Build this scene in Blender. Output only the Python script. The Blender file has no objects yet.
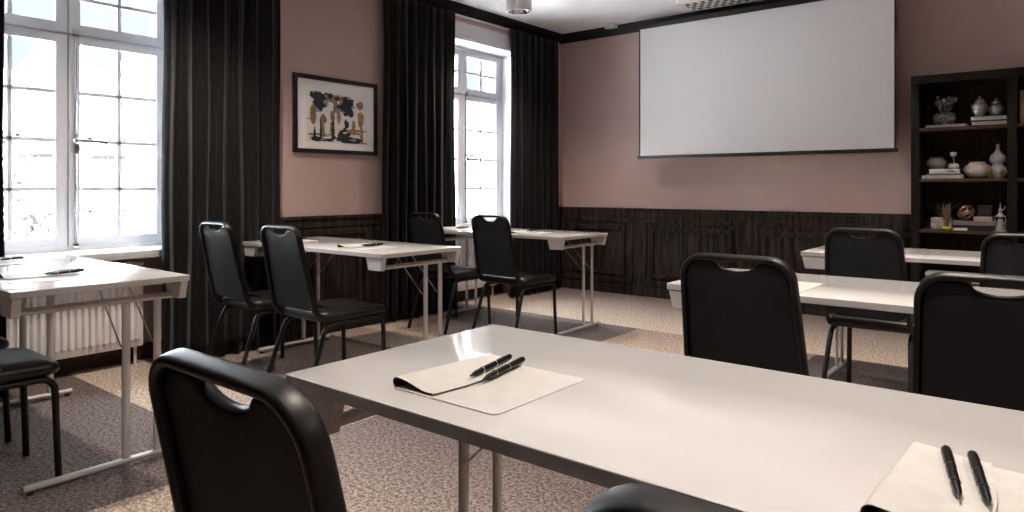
import bpy, bmesh, math, random
from mathutils import Vector, Matrix
random.seed(7)
S = bpy.context.scene
COL = S.collection
PI = math.pi

# ------------------------------------------------------------------ materials
def mat(name, col, rough=.5, metal=0., var=0., vscale=8., bump=0., bscale=60., col2=None, coat=0., spec=.5, sheen=0., stretch=None):
    m = bpy.data.materials.new(name); m.use_nodes = True
    nt = m.node_tree; b = nt.nodes['Principled BSDF']
    b.inputs['Base Color'].default_value = (*col, 1)
    b.inputs['Roughness'].default_value = rough
    b.inputs['Metallic'].default_value = metal
    b.inputs['Specular IOR Level'].default_value = spec
    b.inputs['Coat Weight'].default_value = coat
    b.inputs['Coat Roughness'].default_value = .08
    b.inputs['Sheen Weight'].default_value = sheen
    tc = nt.nodes.new('ShaderNodeTexCoord'); vec = tc.outputs['Object']
    if stretch:
        mp = nt.nodes.new('ShaderNodeMapping'); mp.inputs['Scale'].default_value = stretch
        nt.links.new(vec, mp.inputs[0]); vec = mp.outputs[0]
    n = nt.nodes.new('ShaderNodeTexNoise'); n.inputs['Scale'].default_value = vscale; n.inputs['Detail'].default_value = 4
    nt.links.new(vec, n.inputs['Vector'])
    r = nt.nodes.new('ShaderNodeValToRGB')
    c2 = col2 if col2 else tuple(min(1, c*(1+var)) for c in col)
    c1 = col if col2 else tuple(c*(1-var) for c in col)
    r.color_ramp.elements[0].position = .35; r.color_ramp.elements[1].position = .65
    r.color_ramp.elements[0].color = (*c1, 1); r.color_ramp.elements[1].color = (*c2, 1)
    nt.links.new(n.outputs['Fac'], r.inputs[0]); nt.links.new(r.outputs[0], b.inputs['Base Color'])
    if bump:
        n2 = nt.nodes.new('ShaderNodeTexNoise'); n2.inputs['Scale'].default_value = bscale; n2.inputs['Detail'].default_value = 3
        nt.links.new(vec, n2.inputs['Vector'])
        bp = nt.nodes.new('ShaderNodeBump'); bp.inputs['Strength'].default_value = bump; bp.inputs['Distance'].default_value = .01
        nt.links.new(n2.outputs['Fac'], bp.inputs['Height']); nt.links.new(bp.outputs[0], b.inputs['Normal'])
    return m

def mat_wood(name, c1, c2, scale, axis, rough=.45):
    """streaky wood; axis = direction of the grain"""
    st = {'x': (1.2, 16, 16), 'y': (16, 1.2, 16), 'z': (16, 16, 1.2)}[axis]
    m = mat(name, c1, rough, 0, 0, scale, .25, 9, c2, 0, .15, 0, st)
    nt = m.node_tree
    n = [x for x in nt.nodes if x.type == 'TEX_NOISE'][0]
    n.inputs['Detail'].default_value = 7; n.inputs['Distortion'].default_value = .6
    return m

def mat_carpet():
    m = bpy.data.materials.new('carpet'); m.use_nodes = True
    nt = m.node_tree; N = nt.nodes; L = nt.links; b = N['Principled BSDF']
    b.inputs['Roughness'].default_value = .95; b.inputs['Specular IOR Level'].default_value = .1
    tc = N.new('ShaderNodeTexCoord'); sp = N.new('ShaderNodeSeparateXYZ'); L.new(tc.outputs['Object'], sp.inputs[0])
    def mth(op, a, bb=None):
        n = N.new('ShaderNodeMath'); n.operation = op
        for i, v in enumerate((a, bb)):
            if v is None: continue
            if isinstance(v, (int, float)): n.inputs[i].default_value = v
            else: L.new(v, n.inputs[i])
        return n.outputs[0]
    # tile columns: the aisle strip (-2.58 < x < -1.28) is laid half a tile out of step
    inB = mth('MULTIPLY', mth('GREATER_THAN', sp.outputs[0], -2.58), mth('LESS_THAN', sp.outputs[0], -1.28))
    sh = mth('MULTIPLY', mth('MULTIPLY', inB, mth('LESS_THAN', sp.outputs[1], 1.515+1.63*2)), 1.0)
    y = mth('SUBTRACT', sp.outputs[1], sh)
    t = mth('FRACT', mth('DIVIDE', mth('ADD', y, 1.63*2 - 1.515), 1.63))
    # the last row by the screen wall is a longer tile
    last = mth('GREATER_THAN', sp.outputs[1], 1.515+1.63*2)
    t2 = mth('DIVIDE', mth('SUBTRACT', y, 1.515+1.63*2), 2.35)
    mx = N.new('ShaderNodeMix'); mx.data_type = 'FLOAT'; L.new(last, mx.inputs[0]); L.new(t, mx.inputs[2]); L.new(t2, mx.inputs[3])
    r = N.new('ShaderNodeValToRGB'); L.new(mx.outputs[0], r.inputs[0])
    e = r.color_ramp.elements
    e[0].position = .0; e[0].color = (.57, .47, .375, 1)
    e[1].position = 1.; e[1].color = (.16, .129, .119, 1)
    a = e.new(.30); a.color = (.38, .31, .262, 1)
    a = e.new(.55); a.color = (.245, .2, .18, 1)
    a = e.new(.74); a.color = (.175, .142, .131, 1)
    n = N.new('ShaderNodeTexNoise'); n.inputs['Scale'].default_value = 165; n.inputs['Detail'].default_value = 3
    L.new(tc.outputs['Object'], n.inputs['Vector'])
    nb = N.new('ShaderNodeTexNoise'); nb.inputs['Scale'].default_value = 66; nb.inputs['Detail'].default_value = 2; L.new(tc.outputs['Object'], nb.inputs['Vector'])
    av = mth('ADD', mth('MULTIPLY', n.outputs['Fac'], .55), mth('MULTIPLY', nb.outputs['Fac'], .45))
    r2 = N.new('ShaderNodeValToRGB'); L.new(av, r2.inputs[0])
    r2.color_ramp.elements[0].position = .43; r2.color_ramp.elements[1].position = .58
    r2.color_ramp.elements[0].color = (.42, .40, .39, 1); r2.color_ramp.elements[1].color = (1.5, 1.48, 1.48, 1)
    ml = N.new('ShaderNodeMix'); ml.data_type = 'RGBA'; ml.blend_type = 'MULTIPLY'; ml.inputs[0].default_value = 1
    L.new(r.outputs[0], ml.inputs[6]); L.new(r2.outputs[0], ml.inputs[7])
    L.new(ml.outputs[2], b.inputs['Base Color'])
    bp = N.new('ShaderNodeBump'); bp.inputs['Strength'].default_value = .6; bp.inputs['Distance'].default_value = .006
    L.new(n.outputs['Fac'], bp.inputs['Height']); L.new(bp.outputs[0], b.inputs['Normal'])
    return m

def mat_glass():
    m = bpy.data.materials.new('window_glass'); m.use_nodes = True
    nt = m.node_tree; N = nt.nodes; L = nt.links
    N.remove(N['Principled BSDF'])
    t = N.new('ShaderNodeBsdfTransparent'); t.inputs[0].default_value = (.97, .985, .985, 1)
    g = N.new('ShaderNodeBsdfGlossy'); g.inputs['Roughness'].default_value = .02
    ge = N.new('ShaderNodeNewGeometry'); dp = N.new('ShaderNodeVectorMath'); dp.operation = 'DOT_PRODUCT'
    L.new(ge.outputs['Incoming'], dp.inputs[0]); L.new(ge.outputs['Normal'], dp.inputs[1])
    def mm(op, a, b=None):
        n = N.new('ShaderNodeMath'); n.operation = op
        for i, v in enumerate((a, b)):
            if v is None: continue
            if isinstance(v, (int, float)): n.inputs[i].default_value = v
            else: L.new(v, n.inputs[i])
        return n.outputs[0]
    fr = mm('ADD', mm('MULTIPLY', mm('POWER', mm('SUBTRACT', 1., mm('ABSOLUTE', dp.outputs['Value'])), 5.), .9), .025)
    mx = N.new('ShaderNodeMixShader'); L.new(fr, mx.inputs[0]); L.new(t.outputs[0], mx.inputs[1]); L.new(g.outputs[0], mx.inputs[2])
    L.new(mx.outputs[0], N['Material Output'].inputs[0])
    return m

def mat_emit(name, col, st):
    m = bpy.data.materials.new(name); m.use_nodes = True
    b = m.node_tree.nodes['Principled BSDF']
    b.inputs['Base Color'].default_value = (*col, 1)
    b.inputs['Emission Color'].default_value = (*col, 1); b.inputs['Emission Strength'].default_value = st
    return m

M = dict(
    wall=mat('pink_wall_paint', (.43, .302, .277), .7, 0, .03, 3, .05, 200),
    ceiling=mat('ceiling_paint', (.80, .79, .79), .8, 0, .01, 2),
    crown=mat('dark_crown_wood', (.006, .005, .0045), .5, 0, .2, 6, .1, 40, None, 0, .3),
    wains_x=mat_wood('dark_oak_panel', (.0058, .0042, .0036), (.044, .032, .027), 2.2, 'z', .6),
    wains_t=mat_wood('dark_oak_rail', (.008, .006, .0055), (.03, .023, .021), 2.2, 'x', .6),
    base=mat_wood('brown_baseboard', (.045, .025, .018), (.07, .04, .028), 2, 'y', .4),
    white=mat('white_window_paint', (.56, .56, .58), .35, 0, .01, 4),
    sill=mat('white_sill', (.60, .595, .59), .25, 0, .01, 4),
    glass=mat_glass(),
    chrome=mat('chrome', (.75, .75, .76), .15, 1., .03, 10),
    curtain=mat('charcoal_curtain_cloth', (.0058, .0052, .0058), .9, 0, 0, 90, .35, 420, (.0125, .0112, .012), 0, .1, .12, (1, 1, .25)),
    laminate=mat('white_laminate', (.675, .67, .665), .085, 0, .008, 2, 0, 0, None, .0, .5),
    edge=mat('grey_edge_band', (.56, .535, .53), .45, 0, .02, 5),
    metal=mat('silver_grey_paint', (.52, .50, .495), .38, .25, .03, 8),
    plastic=mat('pale_grey_plastic', (.58, .56, .57), .45, 0, .02, 8),
    rod=mat('steel_rod', (.55, .54, .54), .3, .9, .03, 10),
    rubber=mat('black_rubber', (.012, .012, .012), .7, 0, .1, 20),
    cframe=mat('black_satin_metal', (.0022, .0022, .0027), .40, 0, .1, 12, 0, 0, None, 0, .42),
    seatvinyl=mat('black_seat_vinyl', (.003, .003, .0034), .38, 0, .12, 9, .06, 130, None, 0, .5),
    vinyl=mat('black_vinyl', (.019, .0198, .0225), .5, 0, .12, 9, .06, 130, None, 0, .10),
    carpet=mat_carpet(),
    screen=mat('screen_fabric', (.60, .585, .60), .85, 0, .025, 60, .05, 300, None, 0, .2, 0, (1, 1, 6)),
    black=mat('black_lacquer', (.008, .008, .009), .4, 0, .1, 10),
    bcase=mat_wood('dark_bookcase_lacquer', (.011, .009, .0072), (.016, .013, .0105), 3, 'z', .45),
    bshelf=mat_wood('brown_shelf_wood', (.05, .029, .0175), (.085, .05, .031), 3, 'x', .45),
    bback=mat_wood('brown_back_wood', (.024, .0135, .0085), (.042, .024, .015), 3, 'z', .5),
    lampw=mat('lamp_white', (.66, .62, .60), .5, 0, .02, 8),
    bulb=mat_emit('bulb_glow', (1, .88, .72), 6),
    radiator=mat('radiator_enamel', (.90, .875, .86), .4, 0, .015, 5),
    matpaper=mat('cream_leather', (.61, .598, .57), .5, 0, .05, 25, .12, 160),
    matunder=mat('dark_suede', (.055, .045, .04), .85, 0, .15, 30),
    penb=mat('black_pen', (.002, .002, .0024), .32, 0, .1, 20, 0, 0, None, 0, .2),
    artpaper=mat('art_paper', (.72, .69, .68), .7, 0, .02, 12),
    artmount=mat('mount_board', (.78, .745, .735), .8, 0, .01, 12),
    gold=mat('gold_paint', (.30, .185, .07), .45, .25, .35, 40),
    ink=mat('ink_blue_black', (.012, .014, .022), .6, 0, .6, 30),
    inkgrey=mat('ink_wash', (.20, .21, .24), .7, 0, .5, 18),
)

# ------------------------------------------------------------------ mesh helpers
def new(): return bmesh.new()

def obj(name, bm, m, parent=None, smooth=30, loc=None):
    me = bpy.data.meshes.new(name)
    bmesh.ops.recalc_face_normals(bm, faces=bm.faces[:])
    bm.to_mesh(me); bm.free()
    for mm in (m if isinstance(m, (list, tuple)) else [m]): me.materials.append(M[mm] if isinstance(mm, str) else mm)
    for p in me.polygons: p.use_smooth = smooth > 0
    if smooth > 0: me.set_sharp_from_angle(angle=math.radians(smooth))
    o = bpy.data.objects.new(name, me); COL.objects.link(o)
    if parent: o.parent = parent
    if loc: o.location = loc
    return o

def box(bm, x0, x1, y0, y1, z0, z1, bev=0., mi=0, rot=None):
    t = bmesh.new()
    bmesh.ops.create_cube(t, size=1)
    bmesh.ops.scale(t, vec=(x1-x0, y1-y0, z1-z0), verts=t.verts)
    if bev: bmesh.ops.bevel(t, geom=t.edges[:], offset=bev, segments=2, profile=.6, affect='EDGES')
    if rot: bmesh.ops.rotate(t, cent=(0, 0, 0), matrix=rot, verts=t.verts)
    bmesh.ops.translate(t, vec=((x0+x1)/2, (y0+y1)/2, (z0+z1)/2), verts=t.verts)
    for f in t.faces: f.material_index = mi
    me = bpy.data.meshes.new('tmp'); t.to_mesh(me); t.free(); bm.from_mesh(me); bpy.data.meshes.remove(me)
    return bm

def rings(bm, rs, cap=(True, True), mi=0, closed=True):
    """join a list of vertex rings (lists of coords)"""
    vv = [[bm.verts.new(p) for p in r] for r in rs]
    n = len(rs[0])
    for a, b in zip(vv, vv[1:]):
        for i in range(n if closed else n-1):
            f = bm.faces.new((a[i], a[(i+1) % n], b[(i+1) % n], b[i])); f.material_index = mi
    if cap[0]: bm.faces.new(vv[0][::-1]).material_index = mi
    if cap[1]: bm.faces.new(vv[-1]).material_index = mi
    return vv

def tube(bm, pts, ra, rb=None, side=(1, 0, 0), n=10, mi=0, cap=True, sq=1.):
    """sweep an ellipse: ra along the 'side' axis, rb along the other; parallel transport"""
    rb = rb or ra
    P = [Vector(p) for p in pts]; s = Vector(side).normalized(); rs = []; pt = None
    for i, p in enumerate(P):
        t = ((P[min(i+1, len(P)-1)]-p).normalized() + (p-P[max(i-1, 0)]).normalized())
        t.normalize()
        if pt is not None:
            q = pt.rotation_difference(t); s = q @ s
        s = (s - t*s.dot(t)).normalized(); b = t.cross(s); pt = t
        g = lambda v: math.copysign(abs(v)**sq, v)
        rs.append([p + s*(ra*g(math.cos(2*PI*k/n))) + b*(rb*g(math.sin(2*PI*k/n))) for k in range(n)])
    rings(bm, rs, (cap, cap), mi)
    return bm

def lathe(bm, prof, c=(0, 0, 0), n=24, mi=0, axis='z', cap=(True, True)):
    rs = []
    for r, h in prof:
        ring = []
        for k in range(n):
            a = 2*PI*k/n; u, v = r*math.cos(a), r*math.sin(a)
            ring.append({'z': (c[0]+u, c[1]+v, c[2]+h), 'y': (c[0]+u, c[1]+h, c[2]+v), 'x': (c[0]+h, c[1]+u, c[2]+v)}[axis])
        rs.append(ring)
    rings(bm, rs, cap, mi)
    return bm

def arc(c, r, a0, a1, n):
    return [(c[0]+r*math.cos(math.radians(a0+(a1-a0)*i/n)), c[1]+r*math.sin(math.radians(a0+(a1-a0)*i/n))) for i in range(n+1)]

def rrect(w, h, r, n=5, cx=0, cy=0):
    o = []
    for sx, sy, a in ((1, 1, 0), (-1, 1, 90), (-1, -1, 180), (1, -1, 270)):
        o += arc((cx+sx*(w/2-r), cy+sy*(h/2-r)), r, a, a+90, n)
    return o

def inset(poly, d):
    n = len(poly); out = []
    for i in range(n):
        a = Vector(poly[i-1]); p = Vector(poly[i]); b = Vector(poly[(i+1) % n])
        e1 = (p-a); e2 = (b-p)
        e1 = e1.normalized() if e1.length > 1e-9 else e2.normalized(); e2 = e2.normalized() if e2.length > 1e-9 else e1
        nn = Vector((-(e1.y+e2.y), e1.x+e2.x)); nn = nn.normalized() if nn.length > 1e-6 else Vector((-e1.y, e1.x))
        k = max(.5, nn.dot(Vector((-e1.y, e1.x))))
        out.append((p.x+nn.x*d/k, p.y+nn.y*d/k))
    return out

def slab(bm, poly, levels, fn, mi=0):
    """poly (ccw) stacked at (inset, height) levels; fn maps (u,v,h) to a point"""
    rings(bm, [[fn(u, v, h) for u, v in inset(poly, d)] for d, h in levels], (True, True), mi)
    return bm

def tag(o, label, cat, group=None, kind=None):
    if label: o['label'] = label
    if cat: o['category'] = cat
    if group: o['group'] = group
    if kind: o['kind'] = kind
    return o

def thing(name, label, cat, loc=(0, 0, 0), rz=0., group=None):
    o = bpy.data.objects.new(name, None); COL.objects.link(o)
    o.location = loc; o.rotation_euler = (0, 0, rz); o.empty_display_size = .1
    return tag(o, label, cat, group)

def dup(root, loc, rz=0., label=None, group=None):
    r = root.copy(); COL.objects.link(r); r.location = loc; r.rotation_euler = (0, 0, rz)
    if label: r['label'] = label
    if group: r['group'] = group
    for ch in list(root.children):
        c = ch.copy(); COL.objects.link(c); c.parent = r
        for g in list(ch.children):
            d = g.copy(); COL.objects.link(d); d.parent = c
    return r

def struct(name, bm, m, parent=None, smooth=30):
    o = obj(name, bm, m, parent, smooth)
    if parent is None: o['kind'] = 'structure'
    return o

# ------------------------------------------------------------------ room shell
XL, XR, YF, YB, ZC = -4.34, 3.2, 6.24, -3.2, 2.765
XW = -4.62                                    # window plane
WIN = [(.91, 2.13), (4.32, 5.54)]             # openings along y
ZS, ZT = .735, 2.47
b = new(); box(b, -4.85, XR+.2, YB-.2, YF+.2, -.15, 0); struct('floor', b, 'carpet', smooth=0)
b = new(); box(b, -4.85, XR+.2, YB-.2, YF+.2, ZC, ZC+.25); struct('ceiling', b, 'ceiling', smooth=0)
b = new(); box(b, -4.85, XR+.2, YF, YF+.2, 0, ZC); struct('wall_front', b, 'wall', smooth=0)
b = new(); box(b, -4.85, XR+.2, YB-.2, YB, 0, ZC); struct('wall_back', b, 'wall', smooth=0)
b = new(); box(b, XR, XR+.2, YB, YF, 0, ZC); struct('wall_right', b, 'wall', smooth=0)
b = new()
ys = [YB] + [v for w in sorted(WIN) for v in w] + [YF]
for i in range(0, len(ys), 2): box(b, -4.85, XL, ys[i], ys[i+1], 0, ZC)        # piers
for y0, y1 in WIN:
    box(b, -4.85, XL, y0, y1, ZT, ZC)           # lintel
    box(b, -4.85, XW+.01, y0, y1, 0, ZS-.03)    # niche wall under the window
struct('wall_left', b, 'wall', smooth=0)
# white plastered reveals (jambs and soffit)
for i, (y0, y1) in enumerate(WIN):
    b = new()
    box(b, -4.80, XL+.002, y0-.001, y0+.012, ZS-.03, ZT); box(b, -4.80, XL+.002, y1-.012, y1+.001, ZS-.03, ZT)
    box(b, -4.80, XL+.002, y0, y1, ZT-.012, ZT+.001)
    box(b, XL, XL+.012, y0-.03, y1+.03, ZT+.001, ZT+.145, .003); struct('trim_%d' % (i+30), b, 'white', smooth=0)
# crown moulding
def crown(bm, pts_axis, a0, a1):
    pr = [(0, 0), (0, -.092), (.012, -.092), (.016, -.078), (.03, -.06), (.05, -.032), (.062, -.02), (.066, 0)]
    for ax, (s, base) in pts_axis:
        if ax == 'y': rings(bm, [[(base+s*u, a, ZC-.0005+v) for u, v in pr] for a in (a0, a1)])
        else: rings(bm, [[(a, base+s*u, ZC-.0005+v) for u, v in pr] for a in (a0, a1)])
b = new(); crown(b, [('y', (1, XL))], YB, YF); struct('trim_3', b, 'crown', smooth=0)
b = new(); crown(b, [('x', (-1, YF))], XL, XR); struct('trim_4', b, 'crown', smooth=0)
# wainscot, front wall
def wains(bm, u0, u1, cells, fn):
    """fn(u, out, z)->point; board, top rail, base and two-step panel mouldings"""
    def bx(a0, a1, o0, o1, z0, z1):
        c = [fn(a, o, z) for a in (a0, a1) for o in (o0, o1) for z in (z0, z1)]
        lo = [min(p[k] for p in c) for k in range(3)]; hi = [max(p[k] for p in c) for k in range(3)]
        box(bm, lo[0], hi[0], lo[1], hi[1], lo[2], hi[2], .002)
    bx(u0, u1, 0, .014, 0, .875)
    bx(u0, u1, .012, .024, 0, .085)              # plinth
    bx(u0, u1, .012, .020, .80, .86)             # top rail
    bx(u0, u1, 0, .030, .862, .885)              # cap
    for a, c in cells:
        for g0, g1, o in ((0, .045, .026), (.085, .125, .034)):
            z0, z1 = .115+g0, .785-g0; w = g1-g0
            bx(a+g0, c-g0, .012, o, z1-w, z1); bx(a+g0, c-g0, .012, o, z0, z0+w)
            bx(a+g0, a+g1, .012, o, z0+w, z1-w); bx(c-g1, c-g0, .012, o, z0+w, z1-w)
b = new()
wains(b, XL, XR, [(-4.28, -3.44), (-3.33, -2.315), (-2.215, -1.20), (-1.10, -.09), (.02, 1.03)], lambda u, o, z: (u, YF-o, z))
o_ = struct('trim_5', b, 'wains_x', smooth=0)
b = new()
wains(b, WIN[0][1], WIN[1][0], [(2.2, 2.86), (2.93, 3.56), (3.63, 4.26)], lambda u, o, z: (XL+o, u, z))
struct('trim_6', b, 'wains_x', smooth=0)
b = new(); wains(b, WIN[1][1], YF-.028, [], lambda u, o, z: (XL+o, u, z)); struct('trim_7', b, 'wains_x', smooth=0)
b = new(); wains(b, YB, WIN[0][0], [], lambda u, o, z: (XL+o, u, z)); struct('trim_8', b, 'wains_x', smooth=0)
for i, (y0, y1) in enumerate(WIN):
    b = new(); box(b, XW+.0105, XW+.03, y0+.001, y1-.001, 0, .10, .003); struct('baseboard_left' + ('', '_far', '_rear')[i], b, 'base')
    b = new(); box(b, XW-.02, -4.318, y0+.0125, y1-.0125, .672, .718, .006); struct('trim_%d' % (20+i), b, 'sill')

# ------------------------------------------------------------------ windows
def window(n, y0, y1):
    yc = (y0+y1)/2; z0, z1 = ZS-.015, ZT-.012; zt = 2.004
    fr = new()                                          # fixed outer frame and transom
    box(fr, XW-.05, XW+.03, y0+.012, y0+.042, z0, z1, .004); box(fr, XW-.05, XW+.03, y1-.042, y1-.012, z0, z1, .004)
    box(fr, XW-.05, XW+.03, y0+.012, y1-.012, z1-.03, z1, .004); box(fr, XW-.05, XW+.03, y0+.012, y1-.012, z0, z0+.03, .004)
    box(fr, XW-.05, XW+.005, y0+.03, y1-.03, zt-.02, zt+.02, .004); box(fr, XW-.05, XW+.005, yc-.02, yc+.02, z0, z1, .004)
    root = struct('window_%d' % n, fr, 'white')
    for (a, c, rows, zz0, zz1) in ((y0+.04, yc-.003, 4, z0+.02, zt-.006), (yc+.003, y1-.04, 4, z0+.02, zt-.006),
                                   (y0+.04, yc-.003, 2, zt+.006, z1-.026), (yc+.003, y1-.04, 2, zt+.006, z1-.026)):
        sa = new(); w = .062; x0, x1 = XW-.03, XW+.022
        box(sa, x0, x1, a, a+w, zz0, zz1, .005); box(sa, x0, x1, c-w, c, zz0, zz1, .005)
        box(sa, x0, x1, a+w-.002, c-w+.002, zz0, zz0+.06, .005); box(sa, x0, x1, a+w-.002, c-w+.002, zz1-.05, zz1, .005)
        ym = (a+c)/2
        box(sa, x0+.012, x1-.012, ym-.0125, ym+.0125, zz0+.058, zz1-.048, .003)
        h = (zz1-.05-zz0-.06)
        for k in range(1, rows):
            z = zz0+.06+h*k/rows
            box(sa, x0+.012, x1-.012, a+w-.002, c-w+.002, z-.012, z+.012, .003)
        sash = obj('sash', sa, 'white', root)
        gl = new(); box(gl, x0+.022, x0+.026, a+w-.006, c-w+.006, zz0+.055, zz1-.045); obj('glass_pane', gl, 'glass', sash, 0)
    r = new(); yr = yc+.036; xr = XW+.034                # espagnolette rod with lever
    tube(r, [(xr, yr, z0+.03), (xr, yr, zt+.02)], .006)
    box(r, xr-.012, xr+.008, yr-.014, yr+.014, z0+.02, z0+.045, .003); box(r, xr-.012, xr+.008, yr-.016, yr+.016, zt-.012, zt+.03, .003)
    box(r, xr-.012, xr+.006, yr-.012, yr+.012, 1.30, 1.42, .003)
    rod = obj('espagnolette_rod', r, 'chrome', root)
    h = new(); lathe(h, [(.004, 0), (.017, .002), (.02, .012), (.014, .024), (.003, .028)], (xr, yr, 1.375), 16, axis='x')
    tube(h, [(xr+.02, yr, 1.375), (xr+.024, yr+.05, 1.374), (xr+.024, yr+.10, 1.374), (xr+.022, yr+.145, 1.370), (xr+.02, yr+.16, 1.368)], .008, .011, (1, 0, 0))
    obj('lever_handle', h, 'chrome', root)
for i, (y0, y1) in enumerate(WIN): window(i+1, y0, y1)

# ------------------------------------------------------------------ curtains and rails
def curtain(y0, y1, label, folds, seed, pull=None):
    rnd = random.Random(seed); nu, nv = folds*14, 26; z0, z1 = .012, 2.668
    ph = [rnd.uniform(-.5, .5) for _ in range(folds+2)]; am = [rnd.uniform(.65, 1.25) for _ in range(folds+2)]
    bm = new(); rows = []
    for j in range(nv+1):
        v = j/nv; z = z1+(z0-z1)*v; row = []
        for i in range(nu+1):
            u = i/nu; k = u*folds; ki = int(min(k, folds-1))
            a = am[ki]*(1-(k-ki))+am[ki+1]*(k-ki); p = ph[ki]*(1-(k-ki))+ph[ki+1]*(k-ki)
            amp = (.026+.022*min(1, v*2.5))*a
            x = XL+.071+amp*.62*math.sin(2*PI*k+p*v*1.6)+.006*math.sin(2*PI*k*2.3+seed)*(1-v*.4)+.004*math.sin(5*v+ki)*v
            w = 1-.02*math.sin(PI*min(1, v*1.6))
            y = (y0+y1)/2+(u-.5)*(y1-y0)*w + .006*math.sin(9*v+ki*2)
            if pull: y += pull*math.sin(PI*v)*(.5)
            row.append((x, y, z))
        rows.append(row)
    rings(bm, rows, (False, False), 0, closed=False)
    o = obj('curtain', bm, 'curtain', None, 60)
    md = o.modifiers.new('thickness', 'SOLIDIFY'); md.thickness = .004; md.offset = 0
    return tag(o, label, 'curtain', 'charcoal window curtains')
curtain(.35, 1.12, 'charcoal curtain at the left edge of the nearer window, mostly out of frame', 7, 3)
curtain(1.915, 2.725, 'wide charcoal curtain between the nearer window and the framed picture', 7, 5)
curtain(3.64, 4.485, 'charcoal curtain just right of the framed picture, left of the far window', 8, 8)
curtain(5.27, 6.09, 'charcoal curtain right of the far window, by the corner of the room', 7, 12)
for a, c, lb in ((.30, 2.76, 'white curtain rail above the nearer window'), (3.56, 6.15, 'white curtain rail above the far window')):
    r = thing('curtain_rail', lb, 'curtain rail', (XL, (a+c)/2, 2.60)); h = (c-a)/2
    q = new(); box(q, .012, .026, -h, h, .055, .075, .003); obj('rail', q, 'white', r)
    for s in (-1, 0, 1):
        q = new(); box(q, .001, .0125, s*(h-.04)-.012, s*(h-.04)+.012, .05, .08, .002)
        obj('bracket', q, 'white', r)
    for s in (-1, 1):
        q = new(); box(q, .006, .032, s*h-.012, s*h+.012, .05, .08, .004); obj('end_cap', q, 'white', r)

# ------------------------------------------------------------------ radiators
def radiator(y0, y1, lb):
    L = y1-y0; r = thing('radiator', lb, 'radiator', (-4.50, (y0+y1)/2, .0)); h = L/2
    q = new(); n = int(L/.036); pts = []
    for i in range(n):
        a = -h+.012+i*(L-.024)/n; s = (L-.024)/n
        pts += [(a, .0), (a+s*.22, .022), (a+s*.62, .022), (a+s*.84, .0)]
    pts.append((h-.012, 0))
    front = [[(.03+o, y, z) for y, o in pts] for z in (.155, .165, .585, .595)]
    front[0] = [(.03, y, .155) for y, o in pts]; front[-1] = [(.03, y, .595) for y, o in pts]
    rings(q, front, (False, False), 0, closed=False)
    box(q, .018, .0305, -h, h, .115, .62, .004); obj('panel', q, 'radiator', r, 25)
    q = new(); box(q, -.045, .05, -h-.004, h+.004, .622, .634, .003)
    for k in range(int(L/.05)): box(q, -.035, .04, -h+.02+k*.05, -h+.045+k*.05, .634, .637)
    obj('top_grille', q, 'radiator', r)
    for s in (-1, 1):
        q = new(); box(q, -.045, .03, s*(h+.002)-.004, s*(h+.002)+.004, .12, .622, .002); obj('side_cover', q, 'radiator', r)
    q = new(); box(q, -.05, -.03, -h+.02, h-.02, .115, .62, .004); obj('rear_panel', q, 'radiator', r)
    for s in (-1, 1):
        q = new(); box(q, -.085, -.04, s*(h-.12)-.015, s*(h-.12)+.015, .15, .58, .003); obj('wall_bracket', q, 'radiator', r)
    q = new(); tube(q, [(0, h-.03, .12), (0, h-.03, .0)], .009); obj('pipe', q, 'radiator', r)
radiator(.95, 1.885, 'white ribbed panel radiator under the nearer window')
radiator(4.36, 5.30, 'white ribbed panel radiator under the far window behind the chairs')

# ------------------------------------------------------------------ framed picture
r = thing('framed_picture', 'black framed abstract gold and ink print on the pink wall', 'picture', (XL, 3.245, 1.637))
W2, H2 = .385, .2875
q = new()
fw = .032
for s in (-1, 1):
    box(q, .002, .026, s*(W2-fw/2)-fw/2, s*(W2-fw/2)+fw/2, -H2, H2, .003)
    box(q, .002, .026, -W2+fw-.002, W2-fw+.002, s*(H2-fw/2)-fw/2, s*(H2-fw/2)+fw/2, .003)
box(q, .001, .006, -W2+.01, W2-.01, -H2+.01, H2-.01)
obj('frame', q, 'black', r)
q = new(); box(q, .007, .012, -W2+fw-.004, W2-fw+.004, -H2+fw-.004, H2-fw+.004); obj('mount', q, 'artmount', r, 0)
q = new()
def pxy(px, py): return ((px-263.5)/413*.77, -((py-251)/392*.575))
ya, yb = pxy(118, 0)[0], pxy(420, 0)[0]; za, zb = pxy(0, 388)[1], pxy(0, 132)[1]
box(q, .0115, .0128, ya, yb, za, zb, 0, 0)
rnd = random.Random(4)
lay = [0]
def blob(px, py, w, h, mi, rough=.18, n=22):
    lay[0] += 1; x = .0129+lay[0]*.00006; pts = []
    ph = rnd.uniform(0, 6)
    for k in range(n):
        a = 2*PI*k/n; s = 1+rough*(math.sin(3*a+ph)*.5+rnd.uniform(-1, 1))
        u, v = pxy(px+w*s*math.cos(a), py+h*s*math.sin(a))
        pts.append((x, min(max(u, ya), yb), min(max(v, za), zb)))
    f = q.faces.new([q.verts.new(p) for p in pts]); f.material_index = mi
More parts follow.
